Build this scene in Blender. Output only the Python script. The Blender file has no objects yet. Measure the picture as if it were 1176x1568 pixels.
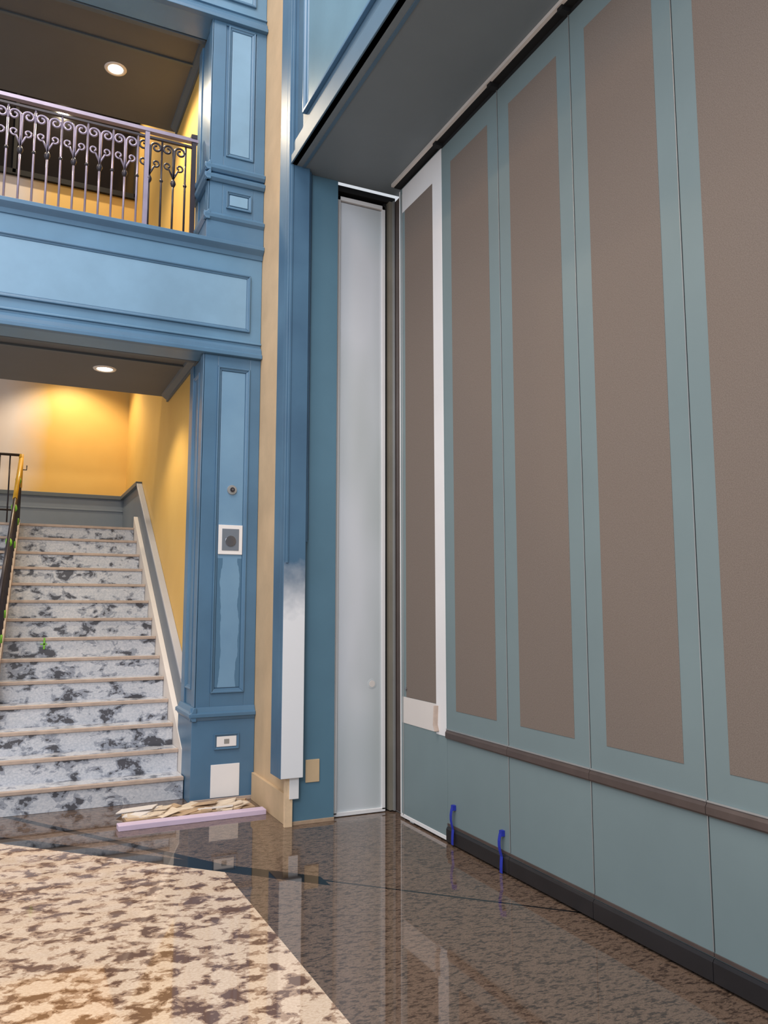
import bpy, bmesh, math, random
from mathutils import Vector, Matrix
random.seed(7)
S=bpy.context.scene
S.view_settings.view_transform='Standard'

# ---------------------------------------------------------------- materials
def srgb(r,g,b):
    f=lambda c:(c/255/12.92 if c/255<=0.04045 else ((c/255+0.055)/1.055)**2.4)
    return (f(r),f(g),f(b),1)
def newmat(name):
    m=bpy.data.materials.new(name); m.use_nodes=True
    nt=m.node_tree; b=nt.nodes['Principled BSDF']
    return m,nt,b
def coords(nt,scale=(1,1,1),rot=(0,0,0)):
    tc=nt.nodes.new('ShaderNodeTexCoord'); mp=nt.nodes.new('ShaderNodeMapping')
    mp.inputs['Scale'].default_value=scale; mp.inputs['Rotation'].default_value=rot
    nt.links.new(tc.outputs['Object'],mp.inputs['Vector']); return mp.outputs['Vector']
def noise(nt,vec,scale,detail=4,rough=.5,dist=0):
    n=nt.nodes.new('ShaderNodeTexNoise'); n.inputs['Scale'].default_value=scale
    n.inputs['Detail'].default_value=detail; n.inputs['Roughness'].default_value=rough
    n.inputs['Distortion'].default_value=dist
    nt.links.new(vec,n.inputs['Vector']); return n.outputs['Fac']
def ramp(nt,fac,stops,interp='LINEAR'):
    r=nt.nodes.new('ShaderNodeValToRGB'); r.color_ramp.interpolation=interp
    e=r.color_ramp.elements
    while len(e)<len(stops): e.new(.5)
    for i,(p,c) in enumerate(stops):
        e[i].position=p; e[i].color=c if len(c)==4 else (*c,1)
    nt.links.new(fac,r.inputs['Fac']); return r.outputs['Color']
def mix(nt,fac,a,b):
    m=nt.nodes.new('ShaderNodeMix'); m.data_type='RGBA'
    for idx,v in ((0,fac),(6,a),(7,b)):
        if hasattr(v,'is_linked'): nt.links.new(v,m.inputs[idx])
        else: m.inputs[idx].default_value=v
    return m.outputs[2]
def math_(nt,op,a,b=0.0,c=None):
    m=nt.nodes.new('ShaderNodeMath'); m.operation=op
    for i,v in enumerate((a,b)):
        if hasattr(v,'is_linked'): nt.links.new(v,m.inputs[i])
        else: m.inputs[i].default_value=v
    return m.outputs[0]
def sepxyz(nt,vec):
    s=nt.nodes.new('ShaderNodeSeparateXYZ'); nt.links.new(vec,s.inputs[0]); return s.outputs
def bump(nt,b,fac,strength=.1,dist=.01):
    bp=nt.nodes.new('ShaderNodeBump'); bp.inputs['Strength'].default_value=strength
    bp.inputs['Distance'].default_value=dist
    nt.links.new(fac,bp.inputs['Height']); nt.links.new(bp.outputs['Normal'],b.inputs['Normal'])
def paint(name,col,rough=.4,var=.12,scale=1.5,bumps=.05,metal=0,spec=.5):
    m,nt,b=newmat(name); v=coords(nt)
    f=noise(nt,v,scale,5,.6)
    lo=tuple(c*(1-var) for c in col[:3])+(1,); hi=tuple(min(1,c*(1+var)) for c in col[:3])+(1,)
    nt.links.new(ramp(nt,f,[(.3,lo),(.7,hi)]),b.inputs['Base Color'])
    b.inputs['Roughness'].default_value=rough; b.inputs['Metallic'].default_value=metal
    b.inputs['Specular IOR Level'].default_value=spec
    if bumps: bump(nt,b,noise(nt,v,180,2),bumps,.002)
    return m
BLUE=paint('blue_paint',srgb(80,116,146),.33)
BLUEL=paint('blue_paint_light',srgb(122,158,186),.38)
FBLUE=paint('blue_paint_fascia',srgb(98,136,166),.30)
BLUED=paint('blue_paint_header',srgb(80,108,130),.5)
HPAN=paint('blue_paint_header_panel',srgb(100,134,152),.4)
TEAL=paint('teal_laminate',srgb(119,136,139),.45,.05)
JAMB=paint('jamb_teal_blue',srgb(88,124,144),.4,.08)
GREY=paint('grey_ceiling',srgb(88,90,94),.55,.06)
SOFM=paint('grey_soffit',srgb(116,126,132),.5,.06)
GREY2=paint('grey_trim',srgb(84,92,98),.5,.06)
WAINS=paint('blue_grey_wainscot',srgb(112,122,134),.5,.08)
CAP=paint('primed_cap',srgb(168,170,178),.5,.06)
WHITE=paint('white_primer',srgb(234,232,232),.5,.05)
PINKW=paint('primer_offwhite',srgb(222,214,208),.55,.05)
BEIGE=paint('beige_plaster',srgb(204,176,140),.7,.1,3)
TAN=paint('tan_nosing',srgb(184,164,150),.35,.15,12)
CURB=paint('curb_plaster',srgb(226,196,160),.6,.15,12)
BROWNB=paint('stone_base_strip',srgb(176,150,126),.4,.15,12)
COPPER=paint('charcoal_brown_rail',srgb(88,76,72),.35,.15,6,metal=.2)
POST=paint('pocket_post',srgb(128,122,110),.45,.12,3)
BLACK=paint('black_rubber_base',srgb(38,36,38),.3,.2,4)
DARK=paint('dark_gap',srgb(14,14,16),.8)
IRON_GLARE=paint('wrought_iron_glare',srgb(150,140,160),.32,.1,8,metal=.4)  # glare on the dark railing painted in as a paler lilac iron
IROND=paint('wrought_iron_dark',srgb(52,48,56),.35,.1,8,metal=.3)
ALU=paint('aluminium_edge',srgb(176,178,178),.35,.06,metal=.6)
TAPE=paint('blue_tape',srgb(34,50,165),.6)
GREENT=paint('green_tape',srgb(120,190,60),.6)
YELT=paint('yellow_rail_wrap',srgb(224,172,50),.4)
FOAM=paint('lilac_foam_board',srgb(210,190,212),.7)
PAPER=paint('paper_scrap',srgb(218,200,178),.8,.2,14)
CARD=paint('cardboard',srgb(184,156,126),.8,.2,14)
STEEL=paint('brushed_steel',srgb(150,150,155),.25,metal=.9)

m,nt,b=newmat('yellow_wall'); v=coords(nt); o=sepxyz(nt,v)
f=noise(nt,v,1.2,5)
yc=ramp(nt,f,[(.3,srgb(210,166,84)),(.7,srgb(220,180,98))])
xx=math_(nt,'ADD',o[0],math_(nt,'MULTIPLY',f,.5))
mk=ramp(nt,math_(nt,'MULTIPLY',math_(nt,'ADD',xx,-.15),2.2),[(.0,(1,1,1)),(1,(0,0,0))])  # pale left side: reflected light painted into the wall colour
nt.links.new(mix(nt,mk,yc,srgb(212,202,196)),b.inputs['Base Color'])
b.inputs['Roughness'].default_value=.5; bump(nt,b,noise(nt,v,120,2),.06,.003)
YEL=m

m,nt,b=newmat('taupe_fabric'); v=coords(nt)
f=noise(nt,v,260,2); g=noise(nt,v,2,3)
c=ramp(nt,f,[(.35,srgb(114,104,97)),(.65,srgb(134,123,115))])
c=mix(nt,math_(nt,'MULTIPLY',g,.35),c,srgb(124,109,98))
nt.links.new(c,b.inputs['Base Color']); b.inputs['Roughness'].default_value=.9
b.inputs['Specular IOR Level'].default_value=.15
bump(nt,b,f,.2,.002); TAUPE=m

m,nt,b=newmat('casing_paint'); v=coords(nt); o=sepxyz(nt,v)
h=math_(nt,'ADD',o[2],math_(nt,'MULTIPLY',noise(nt,v,9,4),.3))
h=math_(nt,'MULTIPLY',math_(nt,'SUBTRACT',h,1.54),2.6)
fx=math_(nt,'GREATER_THAN',o[0],1.704)
mk=ramp(nt,h,[(0,(1,1,1)),(.4,(.5,.5,.5)),(1,(0,0,0))]); mk=math_(nt,'MULTIPLY',mk,fx)
bl=ramp(nt,noise(nt,v,2,4),[(.3,srgb(66,98,126)),(.7,srgb(80,116,144))])
nt.links.new(mix(nt,mk,bl,srgb(234,235,238)),b.inputs['Base Color'])
b.inputs['Roughness'].default_value=.45; CASE=m

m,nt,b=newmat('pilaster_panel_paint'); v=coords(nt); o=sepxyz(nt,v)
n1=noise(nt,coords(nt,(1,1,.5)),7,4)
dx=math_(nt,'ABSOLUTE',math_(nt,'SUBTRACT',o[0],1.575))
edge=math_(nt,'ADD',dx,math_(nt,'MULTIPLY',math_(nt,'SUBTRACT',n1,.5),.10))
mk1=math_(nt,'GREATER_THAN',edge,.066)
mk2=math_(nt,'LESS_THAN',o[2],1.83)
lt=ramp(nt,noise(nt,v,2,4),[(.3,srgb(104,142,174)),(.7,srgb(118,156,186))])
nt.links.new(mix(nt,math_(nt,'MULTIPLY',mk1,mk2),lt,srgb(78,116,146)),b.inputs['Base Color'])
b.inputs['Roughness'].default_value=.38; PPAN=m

m,nt,b=newmat('primed_metal_panel'); v=coords(nt); o=sepxyz(nt,v)
f=noise(nt,coords(nt,(1,1,.3)),1.1,3)
nt.links.new(ramp(nt,f,[(.32,srgb(172,182,178)),(.62,srgb(222,226,232))]),b.inputs['Base Color'])
b.inputs['Roughness'].default_value=.3; b.inputs['Metallic'].default_value=.12; METAL=m

def granite(nt,v,base1,base2,dark,mid,sc,t=.58,soft=.02,hs=7,gr=.68):
    f=noise(nt,v,sc,6,gr,.3); g=noise(nt,v,sc*.35,4,.6)
    h=noise(nt,v,sc*hs,3,.6)
    c=ramp(nt,h,[(.35,base1),(.65,base2)])
    k=math_(nt,'ADD',math_(nt,'MULTIPLY',f,.7),math_(nt,'MULTIPLY',g,.3))
    c=mix(nt,ramp(nt,k,[(t-.055,(0,0,0)),(t-.055+soft,(1,1,1))]),c,mid)
    c=mix(nt,ramp(nt,k,[(t-.01,(0,0,0)),(t-.01+soft,(1,1,1))]),c,dark)
    return c
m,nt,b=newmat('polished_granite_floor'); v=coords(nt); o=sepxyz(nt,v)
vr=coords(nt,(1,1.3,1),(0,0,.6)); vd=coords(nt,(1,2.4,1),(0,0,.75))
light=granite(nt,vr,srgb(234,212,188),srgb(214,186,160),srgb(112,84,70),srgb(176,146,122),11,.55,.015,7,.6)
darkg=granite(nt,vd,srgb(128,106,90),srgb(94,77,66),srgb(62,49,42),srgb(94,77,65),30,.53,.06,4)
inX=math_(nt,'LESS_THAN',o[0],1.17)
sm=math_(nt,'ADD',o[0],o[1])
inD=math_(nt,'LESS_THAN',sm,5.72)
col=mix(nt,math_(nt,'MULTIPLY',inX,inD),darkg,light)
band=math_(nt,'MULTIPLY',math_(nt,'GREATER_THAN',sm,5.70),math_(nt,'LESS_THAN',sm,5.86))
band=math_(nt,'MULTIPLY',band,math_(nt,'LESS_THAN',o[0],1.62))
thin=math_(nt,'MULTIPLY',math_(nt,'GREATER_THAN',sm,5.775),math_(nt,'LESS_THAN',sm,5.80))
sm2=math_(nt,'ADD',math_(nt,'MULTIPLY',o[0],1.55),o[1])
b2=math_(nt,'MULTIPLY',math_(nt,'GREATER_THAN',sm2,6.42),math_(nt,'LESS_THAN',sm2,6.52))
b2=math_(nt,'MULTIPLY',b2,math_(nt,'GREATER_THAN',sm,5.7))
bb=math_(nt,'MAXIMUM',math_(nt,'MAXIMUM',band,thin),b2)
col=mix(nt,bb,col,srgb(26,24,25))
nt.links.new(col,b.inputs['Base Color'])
b.inputs['Roughness'].default_value=.035; b.inputs['IOR'].default_value=1.75
FLOOR=m
m,nt,b=newmat('stair_stone'); v=coords(nt,(1,1,1.5))
nt.links.new(granite(nt,v,srgb(212,212,216),srgb(184,188,196),srgb(84,84,90),srgb(156,160,170),8,.572,.015,7,.6),b.inputs['Base Color'])
b.inputs['Roughness'].default_value=.18; STONE=m

def emis(name,col,s):
    m,nt,b=newmat(name); b.inputs['Emission Color'].default_value=col
    b.inputs['Emission Strength'].default_value=s; b.inputs['Base Color'].default_value=col; return m
BULB=emis('lamp_glow',(1,.86,.66,1),16)
m,nt,b=newmat('dark_glass'); b.inputs['Base Color'].default_value=(.012,.01,.01,1)
b.inputs['Roughness'].default_value=.08; GLASS=m

# ---------------------------------------------------------------- mesh builder
class MB:
    def __init__(s,name,bevel=0.0):
        s.name=name; s.v=[]; s.f=[]; s.mi=[]; s.mats=[]; s.bevel=bevel; s.sm=[]
    def m(s,mat):
        if mat not in s.mats: s.mats.append(mat)
        return s.mats.index(mat)
    def poly(s,vs,fs,mat,smooth=False):
        o=len(s.v); s.v+= [tuple(p) for p in vs]; k=s.m(mat)
        for f in fs: s.f.append([i+o for i in f]); s.mi.append(k); s.sm.append(smooth)
    def box(s,x0,x1,y0,y1,z0,z1,mat):
        vs=[(x,y,z) for x in (x0,x1) for y in (y0,y1) for z in (z0,z1)]
        s.poly(vs,[(0,1,3,2),(4,6,7,5),(0,4,5,1),(2,3,7,6),(0,2,6,4),(1,5,7,3)],mat)
    def prism(s,pa,pb,mat):
        n=len(pa); fs=[tuple(range(n)),tuple(reversed(range(n,2*n)))]
        for i in range(n): fs.append((i,(i+1)%n,n+(i+1)%n,n+i))
        s.poly(list(pa)+list(pb),fs,mat)
    def mould_x(s,x0,x1,yf,prof,mat):
        s.prism([(x0,yf-d,z) for d,z in prof],[(x1,yf-d,z) for d,z in prof],mat)
    def mould_y(s,y0,y1,xf,prof,mat):
        s.prism([(xf-d,y0,z) for d,z in prof],[(xf-d,y1,z) for d,z in prof],mat)
    def frame_y(s,x0,x1,z0,z1,yf,w,d,mat):
        P=[(0,0),(0,d),(w*.35,d),(w*.5,d*.55),(w*.85,d*.45),(w,0)]
        cs=[(x0,z0,1,1),(x1,z0,-1,1),(x1,z1,-1,-1),(x0,z1,1,-1)]
        for i in range(4):
            a=cs[i]; c=cs[(i+1)%4]
            s.prism([(a[0]+a[2]*p,yf-q,a[1]+a[3]*p) for p,q in P],[(c[0]+c[2]*p,yf-q,c[1]+c[3]*p) for p,q in P],mat)
    def frame_x(s,y0,y1,z0,z1,xf,w,d,mat):
        P=[(0,0),(0,d),(w*.35,d),(w*.5,d*.55),(w*.85,d*.45),(w,0)]
        cs=[(y0,z0,1,1),(y1,z0,-1,1),(y1,z1,-1,-1),(y0,z1,1,-1)]
        for i in range(4):
            a=cs[i]; c=cs[(i+1)%4]
            s.prism([(xf-q,a[0]+a[2]*p,a[1]+a[3]*p) for p,q in P],[(xf-q,c[0]+c[2]*p,c[1]+c[3]*p) for p,q in P],mat)
    def tube(s,pts,r,mat,n=8,flat=1.0):
        pts=[Vector(p) for p in pts]; rings=[]
        rr=r if isinstance(r,(list,tuple)) else [r]*len(pts)
        up=None
        for i,p in enumerate(pts):
            t=(pts[min(i+1,len(pts)-1)]-pts[max(i-1,0)]).normalized()
            if up is None:
                up=Vector((0,1,0)) if abs(t.y)<.9 else Vector((0,0,1))
            a=t.cross(up).normalized(); up=a.cross(t).normalized()
            rings.append([p+(a*math.cos(k*2*math.pi/n)+up*math.sin(k*2*math.pi/n)*flat)*rr[i] for k in range(n)])
        vs=[q for R in rings for q in R]; fs=[]
        for i in range(len(rings)-1):
            for k in range(n):
                fs.append((i*n+k,i*n+(k+1)%n,(i+1)*n+(k+1)%n,(i+1)*n+k))
        fs.append(tuple(reversed(range(n)))); L=(len(rings)-1)*n
        fs.append(tuple(range(L,L+n)))
        s.poly(vs,fs,mat,True)
    def disc(s,c,r,h,axis,mat,n=28,r2=None):
        c=Vector(c); ax={'x':Vector((1,0,0)),'y':Vector((0,1,0)),'z':Vector((0,0,1))}[axis]
        s_=Vector((0,0,1)) if axis!='z' else Vector((1,0,0)); t=ax.cross(s_)
        r2=r if r2 is None else r2
        A=[c+(s_*math.cos(i*2*math.pi/n)+t*math.sin(i*2*math.pi/n))*r for i in range(n)]
        B=[c+ax*h+(s_*math.cos(i*2*math.pi/n)+t*math.sin(i*2*math.pi/n))*r2 for i in range(n)]
        s.prism(A,B,mat)
    def build(s):
        me=bpy.data.meshes.new(s.name); me.from_pydata(s.v,[],s.f)
        for m in s.mats: me.materials.append(m)
        for p,k,q in zip(me.polygons,s.mi,s.sm): p.material_index=k; p.use_smooth=q
        bm=bmesh.new(); bm.from_mesh(me); bmesh.ops.recalc_face_normals(bm,faces=bm.faces); bm.to_mesh(me); bm.free()
        ob=bpy.data.objects.new(s.name,me); S.collection.objects.link(ob)
        if s.bevel:
            bv=ob.modifiers.new('bevel','BEVEL'); bv.width=s.bevel; bv.segments=2; bv.limit_method='ANGLE'; bv.angle_limit=math.radians(50)
        return ob

# ---------------------------------------------------------------- floor
o=MB('floor'); o.box(-5,3.2,-4,11.3,-.2,0,FLOOR); o.build()

# ---------------------------------------------------------------- partition wall
PX=2.56
w=MB('wall_right'); w.box(2.66,2.84,-3,5.14,0,8.6,GREY); w.build()
def panel(y0,y1,kind=0):
    p=MB('partition_panel',.001)
    g=.0015; a,b_=y0+g,y1-g
    if kind==0:
        p.box(PX,PX+.06,a,b_,.02,4.60,TEAL)
        p.box(PX-.002,PX+.01,a+.115,b_-.115,.81,4.43,TAUPE)
        p.box(PX-.003,PX+.02,a,a+.004,.12,4.60,ALU)
        p.mould_y(a,b_,PX,[(0,.632),(.012,.632),(.016,.640),(.016,.668),(.008,.680),(.006,.690),(0,.690)],COPPER)
        p.mould_y(a,b_,PX,[(0,.684),(.010,.684),(.010,.691),(0,.691)],ALU)
        p.mould_y(a,b_,PX,[(0,.012),(.014,.012),(.014,.085),(.006,.098),(0,.098)],BLACK)
        p.mould_y(a,b_,PX,[(0,.102),(.005,.102),(.005,.118),(0,.118)],COPPER)
        p.box(PX-.001,PX+.06,a,b_,4.585,4.612,DARK)
    else:
        p.box(PX,PX+.06,a,b_,.03,4.60,TEAL)
        p.box(PX-.002,PX+.01,a+.135,b_-.09,.83,4.40,TAUPE)
        p.box(PX-.003,PX+.01,a+.005,a+.133,.64,4.59,WHITE)
        p.box(PX-.003,PX+.01,a+.133,b_-.05,4.40,4.59,WHITE)
        p.box(PX-.003,PX+.01,a+.133,b_-.03,.65,.828,PINKW)
        p.box(PX-.004,PX+.01,b_-.012,b_,.03,4.59,WHITE)
        p.box(PX-.004,PX+.01,a,b_,.012,.035,WHITE)
        p.box(PX-.006,PX+.01,b_-.05,b_-.04,.03,4.55,ALU)
        p.tube([(PX-.006,a+.10,.66),(PX-.006,a+.12,.70),(PX-.006,a+.11,.82)],.03,TAN,10,.2)
        p.disc((PX-.003,a+.56,.885),.011,-.006,'x',STEEL,16)
    return p.build()
ys=[4.485,3.80,3.11,2.41,1.71,1.01,.31,-.39,-1.09,-1.79,-2.49]
panel(4.485,5.14,1)
for i in range(len(ys)-1): panel(ys[i+1],ys[i])
t=MB('trim_partition_track'); t.box(2.515,2.60,-2.9,5.14,4.614,4.64,DARK)
t.box(2.490,2.512,-2.9,5.14,4.618,4.64,PINKW)
for yy in ys[:6]: t.box(2.50,2.60,yy-.02,yy+.02,4.59,4.64,DARK)
t.build()
for (y,z0,z1) in ((4.395,.015,.245),(3.865,.003,.225)):
    tp=MB('painters_tape'); pts=[]
    W=.026
    for k in range(9):
        q=k/8; zz_=z1+(z0-z1)*q; xo=PX-.018-.010*abs(math.sin(q*5)); yy=y+.008*math.sin(q*5)
        pts.append((xo,yy,zz_))
    vs=[]
    for p_ in pts: vs+=[(p_[0],p_[1]-W/2,p_[2]),(p_[0],p_[1]+W/2,p_[2]),(p_[0]+.002,p_[1]+W/2,p_[2]),(p_[0]+.002,p_[1]-W/2,p_[2])]
    fs=[]
    for k in range(8):
        for j in range(4): fs.append((k*4+j,k*4+(j+1)%4,(k+1)*4+(j+1)%4,(k+1)*4+j))
    L=8*4; fs+= [(0,1,2,3),(L+3,L+2,L+1,L)]
    tp.poly(vs,fs,TAPE); tp.box(PX-.022,PX-.001,y-W/2,y+W/2,z1-.03,z1,TAPE); tp.build()

# ---------------------------------------------------------------- header beam + soffit
hd=MB('wall_header',.003)
hd.box(1.76,2.66,-3,5.28,4.66,8.6,BLUED)
hd.mould_y(-3,5.2,1.76,[(0,4.64),(.05,4.64),(.05,4.70),(.035,4.72),(.035,4.80),(.015,4.84),(0,4.86)],BLUED)
ph=[5.02,3.3,1.6,-.1,-1.8]
for i in range(4):
    hd.frame_x(ph[i+1]+.12,ph[i],4.93,7.3,1.76,.06,.03,BLUE)
    hd.box(1.752,1.77,ph[i+1]+.18,ph[i]-.06,4.99,7.24,HPAN)
hd.build()
c=MB('ceiling_soffit'); c.box(1.72,2.65,-3,5.28,4.64,4.66,SOFM)
c.box(1.80,1.82,-3,5.2,4.632,4.64,BLUED)
c.build()

# ---------------------------------------------------------------- return wall & jamb
w=MB('wall_return'); w.box(1.79,2.09,5.30,6.64,0,8.6,BEIGE); w.build()
w=MB('wall_pocket'); w.box(2.10,2.66,5.42,5.6,0,4.7,DARK); w.build()
j=MB('door_jamb',.002)
j.box(1.80,2.110,5.27,5.30,.0,4.64,JAMB)
j.box(1.895,1.902,5.262,5.27,1.92,4.64,BLUED)
j.box(1.90,2.00,5.262,5.27,.27,.42,BEIGE)
j.box(1.80,2.110,5.262,5.27,.0,.025,BROWNB)
j.build()
cs=MB('door_casing',.004)
cs.box(1.70,1.86,5.20,5.262,.32,8.6,CASE)
cs.box(1.70,1.79,5.262,5.42,.32,8.6,CASE)
cs.box(1.715,1.735,5.193,5.20,1.75,8.6,CASE)
cs.box(1.862,1.885,5.235,5.262,1.9,4.64,CASE)
cs.build()
pb=MB('baseboard_return',.002)
pb.box(1.765,1.79,5.262,6.10,.0,.20,BEIGE); pb.box(1.745,1.80,5.235,5.262,.0,.32,CURB); pb.box(1.775,1.84,5.225,5.235,.18,.318,WHITE)
pb.build()
mp_=MB('door_pocket_panel',.002)
mp_.box(2.16,2.505,5.345,5.38,.03,4.52,METAL)
mp_.box(2.12,2.155,5.33,5.38,.02,4.56,WHITE); mp_.box(2.112,2.118,5.322,5.38,.02,4.56,ALU)
mp_.box(2.155,2.16,5.34,5.38,.03,4.53,POST)
mp_.box(2.505,2.53,5.33,5.38,.02,4.56,WHITE); mp_.box(2.12,2.53,5.33,5.38,4.53,4.56,WHITE)
mp_.box(2.12,2.53,5.33,5.38,.005,.03,WHITE)
mp_.box(2.53,2.555,5.36,5.40,.01,4.6,DARK)
mp_.box(2.555,2.58,5.31,5.40,.01,4.6,POST); mp_.box(2.58,2.595,5.29,5.40,.01,4.6,ALU)
mp_.box(2.60,2.635,5.15,5.40,.01,4.6,COPPER)
mp_.box(2.12,2.60,5.33,5.40,4.60,4.638,DARK)
mp_.disc((2.43,5.345,.90),.034,-.002,'y',METAL,24); mp_.disc((2.43,5.343,.90),.024,-.002,'y',PINKW,16)
mp_.build()

# ---------------------------------------------------------------- pilasters
YF=6.15
def pil(z0,z1,lower):
    p=MB('pilaster',.003)
    p.box(1.335,1.785,YF,6.64,z0,z1,BLUE)
    p.box(1.325,1.44,YF-.012,YF,z0,z1,BLUE); p.box(1.70,1.788,YF-.012,YF,z0,z1,BLUE)
    p.box(1.322,1.335,YF-.012,YF+.10,z0,z1,BLUE); p.box(1.322,1.335,6.52,6.64,z0,z1,BLUE)
    if lower:
        p.box(1.44,1.70,YF-.012,YF,3.36,z1,BLUE); p.box(1.44,1.70,YF-.012,YF,.0,.80,BLUE)
        p.frame_y(1.44,1.70,.80,3.36,YF-.002,.034,.022,BLUE)
        p.box(1.474,1.666,YF-.006,YF,.84,3.325,PPAN)
        p.frame_x(YF+.13,6.50,.82,3.33,1.337,.03,.018,BLUE)
        p.box(1.305,1.788,YF-.03,6.64,0,.60,BLUE)
        prof=[(0,.60),(.03,.60),(.045,.625),(.055,.63),(.055,.655),(.035,.665),(.02,.70),(0,.70)]
        p.mould_x(1.29,1.788,YF,prof,BLUE); p.mould_y(YF-.05,6.64,1.335,prof,BLUE)
        p.box(1.305,1.788,YF-.036,YF-.03,0,.03,TAN)
    else:
        p.frame_y(1.46,1.69,5.14,6.31,YF-.002,.034,.022,BLUE)
        p.box(1.44,1.70,YF-.012,YF,6.31,z1,BLUE); p.box(1.44,1.70,YF-.012,YF,4.4,5.14,BLUE)
        p.box(1.494,1.656,YF-.008,YF,5.175,6.275,BLUEL)
        p.box(1.31,1.788,YF-.03,6.64,4.40,4.56,BLUE)
        prof=lambda b0:[(0,b0),(.03,b0),(.05,b0+.02),(.055,b0+.045),(.03,b0+.06),(.012,b0+.08),(0,b0+.08)]
        for b0 in (4.56,4.90,4.98):
            p.mould_x(1.29,1.788,YF,prof(b0),BLUE); p.mould_y(YF-.05,6.64,1.335,prof(b0),BLUE)
        p.frame_y(1.47,1.68,4.69,4.84,YF-.014,.025,.018,BLUE); p.box(1.50,1.65,YF-.022,YF-.01,4.72,4.81,BLUEL)
    return p.build()
pil(0,3.45,True)
pil(4.40,6.33,False)

def fascia(z0,z1):
    f=MB('balcony_fascia',.003); X0=-4.5; X1=1.788
    f.box(X0,X1,YF,6.44,z0+.02,z1,FBLUE)
    f.mould_x(X0,X1,YF,[(0,z0),(.055,z0),(.055,z0+.03),(.035,z0+.045),(.03,z0+.075),(.012,z0+.10),(0,z0+.11)],BLUE)
    f.mould_x(X0,X1,YF,[(0,z1-.10),(.01,z1-.10),(.02,z1-.065),(.05,z1-.04),(.06,z1-.03),(.06,z1),(0,z1)],BLUE)
    f.mould_x(X0,X1,YF,[(0,z0+.125),(.018,z0+.125),(.018,z0+.14),(0,z0+.14)],FBLUE)
    f.frame_y(-1.6,1.69,z0+.22,z0+.70,YF,.032,.022,BLUE)
    f.box(-1.57,1.66,YF-.006,YF,z0+.25,z0+.67,BLUEL)
    f.frame_y(-4.4,-1.75,z0+.22,z0+.70,YF,.032,.022,BLUE)
    f.box(-4.37,-1.78,YF-.006,YF,z0+.25,z0+.67,BLUEL)
    return f.build()
fascia(3.45,4.40); fascia(6.33,7.28)
u=MB('pilaster',.003); u.box(1.335,1.788,YF,6.64,7.28,8.6,BLUE); u.build()

for nm,z in (('ceiling_lower',3.57),('ceiling_upper',6.44)):
    c=MB(nm,.002); top=4.38 if z<4 else 7.2
    c.box(-4.5,1.38,6.45,8.08,z,top,GREY)
    c.box(-4.5,1.33,6.45,6.50,z-.10,z,GREY2)
    c.mould_x(-4.5,1.33,6.56,[(0,z),(0.06,z),(.06,z-.06),(.04,z-.06),(.02,z-.02),(0,z-.01)],GREY2)
    c.mould_y(6.5,8.0,1.38,[(0,z),(.07,z),(.06,z-.02),(.02,z-.05),(.02,z-.07),(0,z-.07)],GREY2)
    c.box(-4.5,1.38,6.92,6.95,z-.018,z,GREY2)
    c.build()
lc=MB('ceiling_landing'); lc.box(-4.5,1.38,9.2,11.0,4.75,4.9,GREY); lc.build()
tc=MB('ceiling'); tc.box(-4.5,3.0,6.45,11.2,8.6,8.75,GREY); tc.build()

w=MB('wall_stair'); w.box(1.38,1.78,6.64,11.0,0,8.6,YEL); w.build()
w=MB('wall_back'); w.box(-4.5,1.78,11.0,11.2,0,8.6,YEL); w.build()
wn=MB('window_1'); wn.box(-4.2,1.36,10.97,11.0,7.15,8.58,GLASS)
for xx in (-3.0,-1.6,-.2,1.33): wn.box(xx,xx+.04,10.94,10.99,7.10,8.58,DARK)
wn.box(-4.2,1.37,10.94,10.99,7.08,7.15,DARK)
wn.build()

# ---------------------------------------------------------------- staircase
N=14; R=2.36/N; T=3.17/(N-1); Y0=6.33
st=MB('staircase',.003)
for i in range(N):
    y=Y0+i*T; z=(i+1)*R
    yb_=y+T+.02 if i<N-1 else 10.98
    st.box(-1.6,1.298,y,yb_,0,z-.026,STONE)
    st.box(-1.6,1.298,y-.016,y+.03,z-.026,z,TAN)
    st.box(-1.6,1.298,y+.03,yb_+.01 if i<N-1 else 10.98,z-.034,z-.001,STONE)
st.build()
sl=R/T
def zz(y,off): return (y-Y0)*sl+R+off
tr=MB('trim_stair_wainscot',.003)
ya,yb=6.64,9.55
def slope(x0,x1,o0,o1,mat,ya=ya,yb=yb):
    pr=[(ya,max(0,zz(ya,o0))),(yb,zz(yb,o0)),(yb,zz(yb,o1)),(ya,zz(ya,o1))]
    tr.prism([(x0,a,c) for a,c in pr],[(x1,a,c) for a,c in pr],mat)
slope(1.30,1.345,-.30,.10,PINKW,6.45,yb)
slope(1.345,1.379,-.30,.46,WAINS)
slope(1.318,1.379,.46,.495,CAP)
slope(1.335,1.379,.415,.44,CAP)
tr.box(1.35,1.379,yb,10.95,2.20,2.88,WAINS); tr.box(1.31,1.379,yb,10.95,2.86,2.91,GREY2)
tr.box(-4.5,1.379,10.96,10.999,2.36,2.88,WAINS); tr.box(-4.5,1.379,10.93,10.999,2.86,2.91,GREY2)
tr.box(-4.5,1.379,10.95,10.999,2.70,2.72,WAINS)
tr.build()

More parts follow.
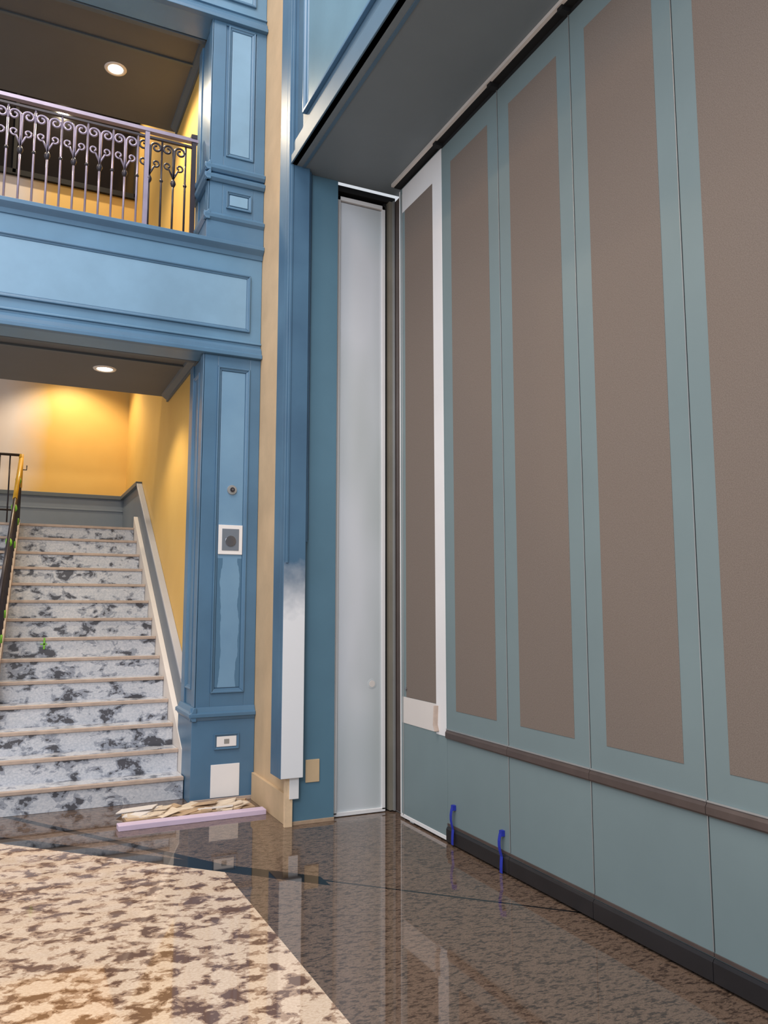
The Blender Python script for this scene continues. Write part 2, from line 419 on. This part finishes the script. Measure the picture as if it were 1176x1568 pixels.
# stair railing
sr=MB('stair_railing')
def rx(y): return .075-.055*(9.4-y)
H=.72
pa=[(rx(9.55)-.05,9.55,zz(9.45,-.06)),(rx(9.55)+.02,9.55,zz(9.45,-.06)),(rx(9.55)+.02,9.55,zz(9.45,.08)),(rx(9.55)-.05,9.55,zz(9.45,.08))]
pb_=[(rx(6.9)-.05,6.9,zz(6.9,-.1)),(rx(6.9)+.02,6.9,zz(6.9,-.1)),(rx(6.9)+.02,6.9,zz(6.9,.08)),(rx(6.9)-.05,6.9,zz(6.9,.08))]
sr.prism(pa,pb_,TAN)
yy=6.95
while yy<9.5:
    sr.tube([(rx(yy),yy,zz(yy,.05)),(rx(yy),yy,zz(yy,H))],.008,IROND,6); yy+=.11
sr.tube([(rx(6.9),6.9,zz(6.9,H)),(rx(9.5),9.5,zz(9.5,H))],.016,IROND,10)
sr.tube([(rx(8.7),8.7,zz(8.7,H)),(rx(9.5),9.5,zz(9.5,H))],.022,YELT,10)
sr.tube([(rx(6.9),6.9,zz(6.9,H-.1)),(rx(9.5),9.5,zz(9.5,H-.1))],.009,IROND,6)
sr.tube([(rx(9.5),9.5,2.365),(rx(9.5),9.5,3.12)],.018,IROND,10)
sr.tube([(rx(9.5),9.5,2.75),(rx(9.5),9.5,3.12)],.024,YELT,10)
sr.tube([(rx(9.5),9.5,3.11),(-1.4,9.5,3.11)],.016,IROND,8)
sr.tube([(rx(9.5),9.5,2.50),(-1.4,9.5,2.50)],.010,IROND,8)
sr.tube([(rx(9.5)+.0,9.5,2.95),(rx(9.5)+.06,9.5,2.95),(rx(9.5)+.06,9.5,3.0)],.006,IROND,6)
xx=-.03
while xx>-1.4:
    sr.tube([(xx,9.5,2.365),(xx,9.5,3.10)],.008,IROND,6); xx-=.1
for y in (9.1,8.6,8.05): sr.tube([(rx(y),y,zz(y,H-.02)),(rx(y)+.004,y-.05,zz(y-.05,H-.02))],.028,GREENT,8)
for y in (9.3,8.9,7.9,7.6): sr.tube([(rx(y),y,zz(y,.1)),(rx(y),y,zz(y,.17))],.02,GREENT,6)
sr.build()
gt=MB('green_tape_mark'); k=6; yk=Y0+k*T
gt.box(.325,.340,yk-.020,yk-.0165,(k+1)*R-.10,(k+1)*R+.0,GREENT); gt.box(.30,.355,yk-.020,yk-.0165,(k+1)*R-.06,(k+1)*R-.05,GREENT); gt.build()

# ---------------------------------------------------------------- balcony curb & railing
cb=MB('trim_balcony_curb',.003); cb.box(-4.5,1.32,6.40,6.62,4.405,4.50,CURB); cb.build()
br=MB('balcony_railing')
RY=6.5; ZT=5.42; ZB=4.54
br.box(-4.3,1.30,RY-.024,RY+.024,ZT-.014,ZT+.016,IRON_GLARE)
br.box(-4.3,1.28,RY-.012,RY+.012,ZT-.065,ZT-.047,IROND)
br.box(-4.3,1.28,RY-.012,RY+.012,ZB,ZB+.022,IRON_GLARE)
def motif(x,mt):
    zc=ZT-.135
    for s in (-1,1):
        cx=x+s*.052; r0=.046
        P=[(x,RY,ZT-.40),(x+s*.003,RY,ZT-.30),(x+s*.004,RY,ZT-.22)]
        a0=math.pi if s>0 else 0
        n=26
        for i in range(n+1):
            q=i/n; a=a0-s*q*1.3*2*math.pi; r=r0*(1-.70*q)
            P.append((cx+r*math.cos(a),RY,zc+r*math.sin(a)))
        br.tube(P,.0095,mt,6)
        cx2=x+s*.050; z2=ZT-.275
        P=[(x,RY,ZT-.38)]
        for i in range(17):
            q=i/16; a=(-math.pi*.65 if s>0 else -math.pi*.35)+s*q*1.05*2*math.pi; r=.032*(1-.6*q)
            P.append((cx2+r*math.cos(a),RY,z2+r*math.sin(a)))
        br.tube(P,.008,mt,6)
x=1.20; k=0; SP=.098
while x>-4.3:
    mt=IROND if x>.88 else IRON_GLARE
    if k%2==1:
        motif(x,mt)
        br.tube([(x,RY,ZB),(x,RY,ZT-.36)],.009,mt,6)
        zc=ZT-.42
        br.tube([(x,RY,zc-.035),(x,RY,zc-.018),(x,RY,zc),(x,RY,zc+.018),(x,RY,zc+.035)],[.009,.019,.024,.019,.009],IROND,8)
    else:
        br.tube([(x,RY,ZB),(x,RY,ZT-.06)],.009,mt,6)
        zc=ZT-.42
        br.tube([(x,RY,zc-.012),(x,RY,zc),(x,RY,zc+.012)],[.011,.017,.011],IROND,8)
    x-=SP; k+=1
for px in (1.268,.88,-1.3,-3.4):
    br.box(px-.018,px+.018,RY-.018,RY+.018,4.50,ZT+.02,IROND if px>1 else IRON_GLARE)
    br.box(px-.028,px+.028,RY-.028,RY+.028,4.50,4.515,IROND)
br.box(1.24,1.29,RY-.03,RY+.03,ZT+.014,ZT+.05,IROND)
br.build()

# ---------------------------------------------------------------- recessed lights
def downlight(x,y,z,power,ang=120,r=.075,col=(1,.82,.58)):
    d=MB('recessed_downlight')
    n=32
    vs=[];fs=[]
    for (rr,hz) in ((r+.025,0),(r+.02,-.008),(r,-.010),(r-.01,-.002)):
        vs+=[(x+rr*math.cos(i*2*math.pi/n),y+rr*math.sin(i*2*math.pi/n),z+hz) for i in range(n)]
    for a in range(3):
        for i in range(n): fs.append((a*n+i,a*n+(i+1)%n,(a+1)*n+(i+1)%n,(a+1)*n+i))
    d.poly(vs,fs,PINKW,True); d.disc((x,y,z-.003),r-.008,.002,'z',BULB,n)
    ob=d.build()
    l=bpy.data.lights.new('downlight_lamp','SPOT'); l.energy=power; l.color=col; l.spot_size=math.radians(ang); l.spot_blend=.5; l.shadow_soft_size=.06
    lo=bpy.data.objects.new('downlight_lamp',l); lo.location=(x,y,z-.03); S.collection.objects.link(lo); lo.parent=ob
downlight(.70,7.33,3.57,80); downlight(.68,7.30,6.44,170,160)
downlight(.62,10.35,4.75,140,125); downlight(-.9,7.33,3.57,60); downlight(-.9,7.3,6.44,90,150)
downlight(.4,10.2,8.6,200,150)

# ---------------------------------------------------------------- fixtures on pilaster
kp=MB('access_control_plate',.002)
kp.box(1.475,1.665,YF-.016,YF-.006,1.86,2.09,WHITE)
kp.box(1.503,1.637,YF-.019,YF-.016,1.89,2.06,WAINS)
kp.disc((1.57,YF-.019,1.965),.042,-.006,'y',STEEL,24); kp.build()
kk=MB('key_switch'); kk.disc((1.575,YF-.006,2.37),.04,-.012,'y',ALU,28,.036); kk.disc((1.575,YF-.018,2.37),.018,-.012,'y',IROND,20)
kk.disc((1.575,YF-.03,2.37),.009,-.004,'y',STEEL,16); kk.build()
op=MB('outlet_plate',.003)
op.frame_y(1.475,1.665,.385,.50,YF-.03,.02,.014,BLUE); op.box(1.495,1.645,YF-.040,YF-.03,.405,.48,WHITE)
op.box(1.55,1.59,YF-.042,YF-.04,.425,.46,ALU); op.build()
wp=MB('white_wall_patch',.002); wp.box(1.455,1.675,YF-.036,YF-.03,.035,.275,WHITE); wp.build()

# ---------------------------------------------------------------- debris
def obox(mb,cx,cy,z0,lx,ly,h,ang,mat,tilt=0):
    ca,sa=math.cos(ang),math.sin(ang); vs=[]
    for a in (-lx/2,lx/2):
        for b_ in (-ly/2,ly/2):
            for hh in (0,h):
                vs.append((cx+a*ca-b_*sa,cy+a*sa+b_*ca,z0+hh+max(0,(a+lx/2)*tilt)))
    mb.poly(vs,[(0,1,3,2),(4,6,7,5),(0,4,5,1),(2,3,7,6),(0,2,6,4),(1,5,7,3)],mat)
fb=MB('foam_board_strip',.003)
obox(fb,1.24,5.66,0,1.0,.09,.035,.02,FOAM); fb.build()
sc=MB('debris_scraps')
random.seed(4)
obox(sc,1.26,5.90,0,.90,.20,.02,.03,CARD)
for i in range(46):
    a=random.uniform(-.7,.7)
    cx=random.uniform(.86,1.62); cy=random.uniform(5.80,6.00)
    obox(sc,cx,cy,.018 if i>8 else 0,random.uniform(.06,.26),random.uniform(.03,.12),random.uniform(.003,.010),a,random.choice([PAPER,CARD,PINKW,PAPER]),random.uniform(-.04,.17))
sc.build()

# ---------------------------------------------------------------- lighting
W=bpy.data.worlds.new('world'); S.world=W; W.use_nodes=True
bg=W.node_tree.nodes['Background']; bg.inputs[0].default_value=(.88,.93,1.0,1); bg.inputs[1].default_value=.72
def area(nm,loc,tgt,size,pw,col,sy=None):
    l=bpy.data.lights.new(nm,'AREA'); l.energy=pw; l.size=size; l.color=col
    if sy: l.shape='RECTANGLE'; l.size_y=sy
    ob=bpy.data.objects.new(nm,l); ob.location=loc; S.collection.objects.link(ob)
    d=Vector(tgt)-Vector(loc); ob.rotation_euler=d.to_track_quat('-Z','Y').to_euler(); return ob
area('overhead_fill',(-1.0,2.0,9.5),(-.6,2.5,0),4.5,480,(1,.93,.86))  # unseen area lamp, added as soft fill from above
area('fascia_fill',(-3.0,-2.0,5.5),(.2,6.2,4.0),2.5,290,(.88,.93,1))  # unseen area lamp behind the camera, added to brighten the fascia
area('lobby_warm_light',(-3.0,2.5,7.5),(1.76,4.5,5),1.0,60,(1,.62,.38))

# ---------------------------------------------------------------- camera
cam=bpy.data.cameras.new('camera'); co=bpy.data.objects.new('camera',cam); S.collection.objects.link(co)
co.location=(0,0,1.45); co.rotation_euler=(math.radians(90+6.82),0,math.radians(-25.3))
cam.sensor_fit='VERTICAL'; cam.sensor_height=36; cam.lens=28.0; cam.clip_start=.05
S.camera=co
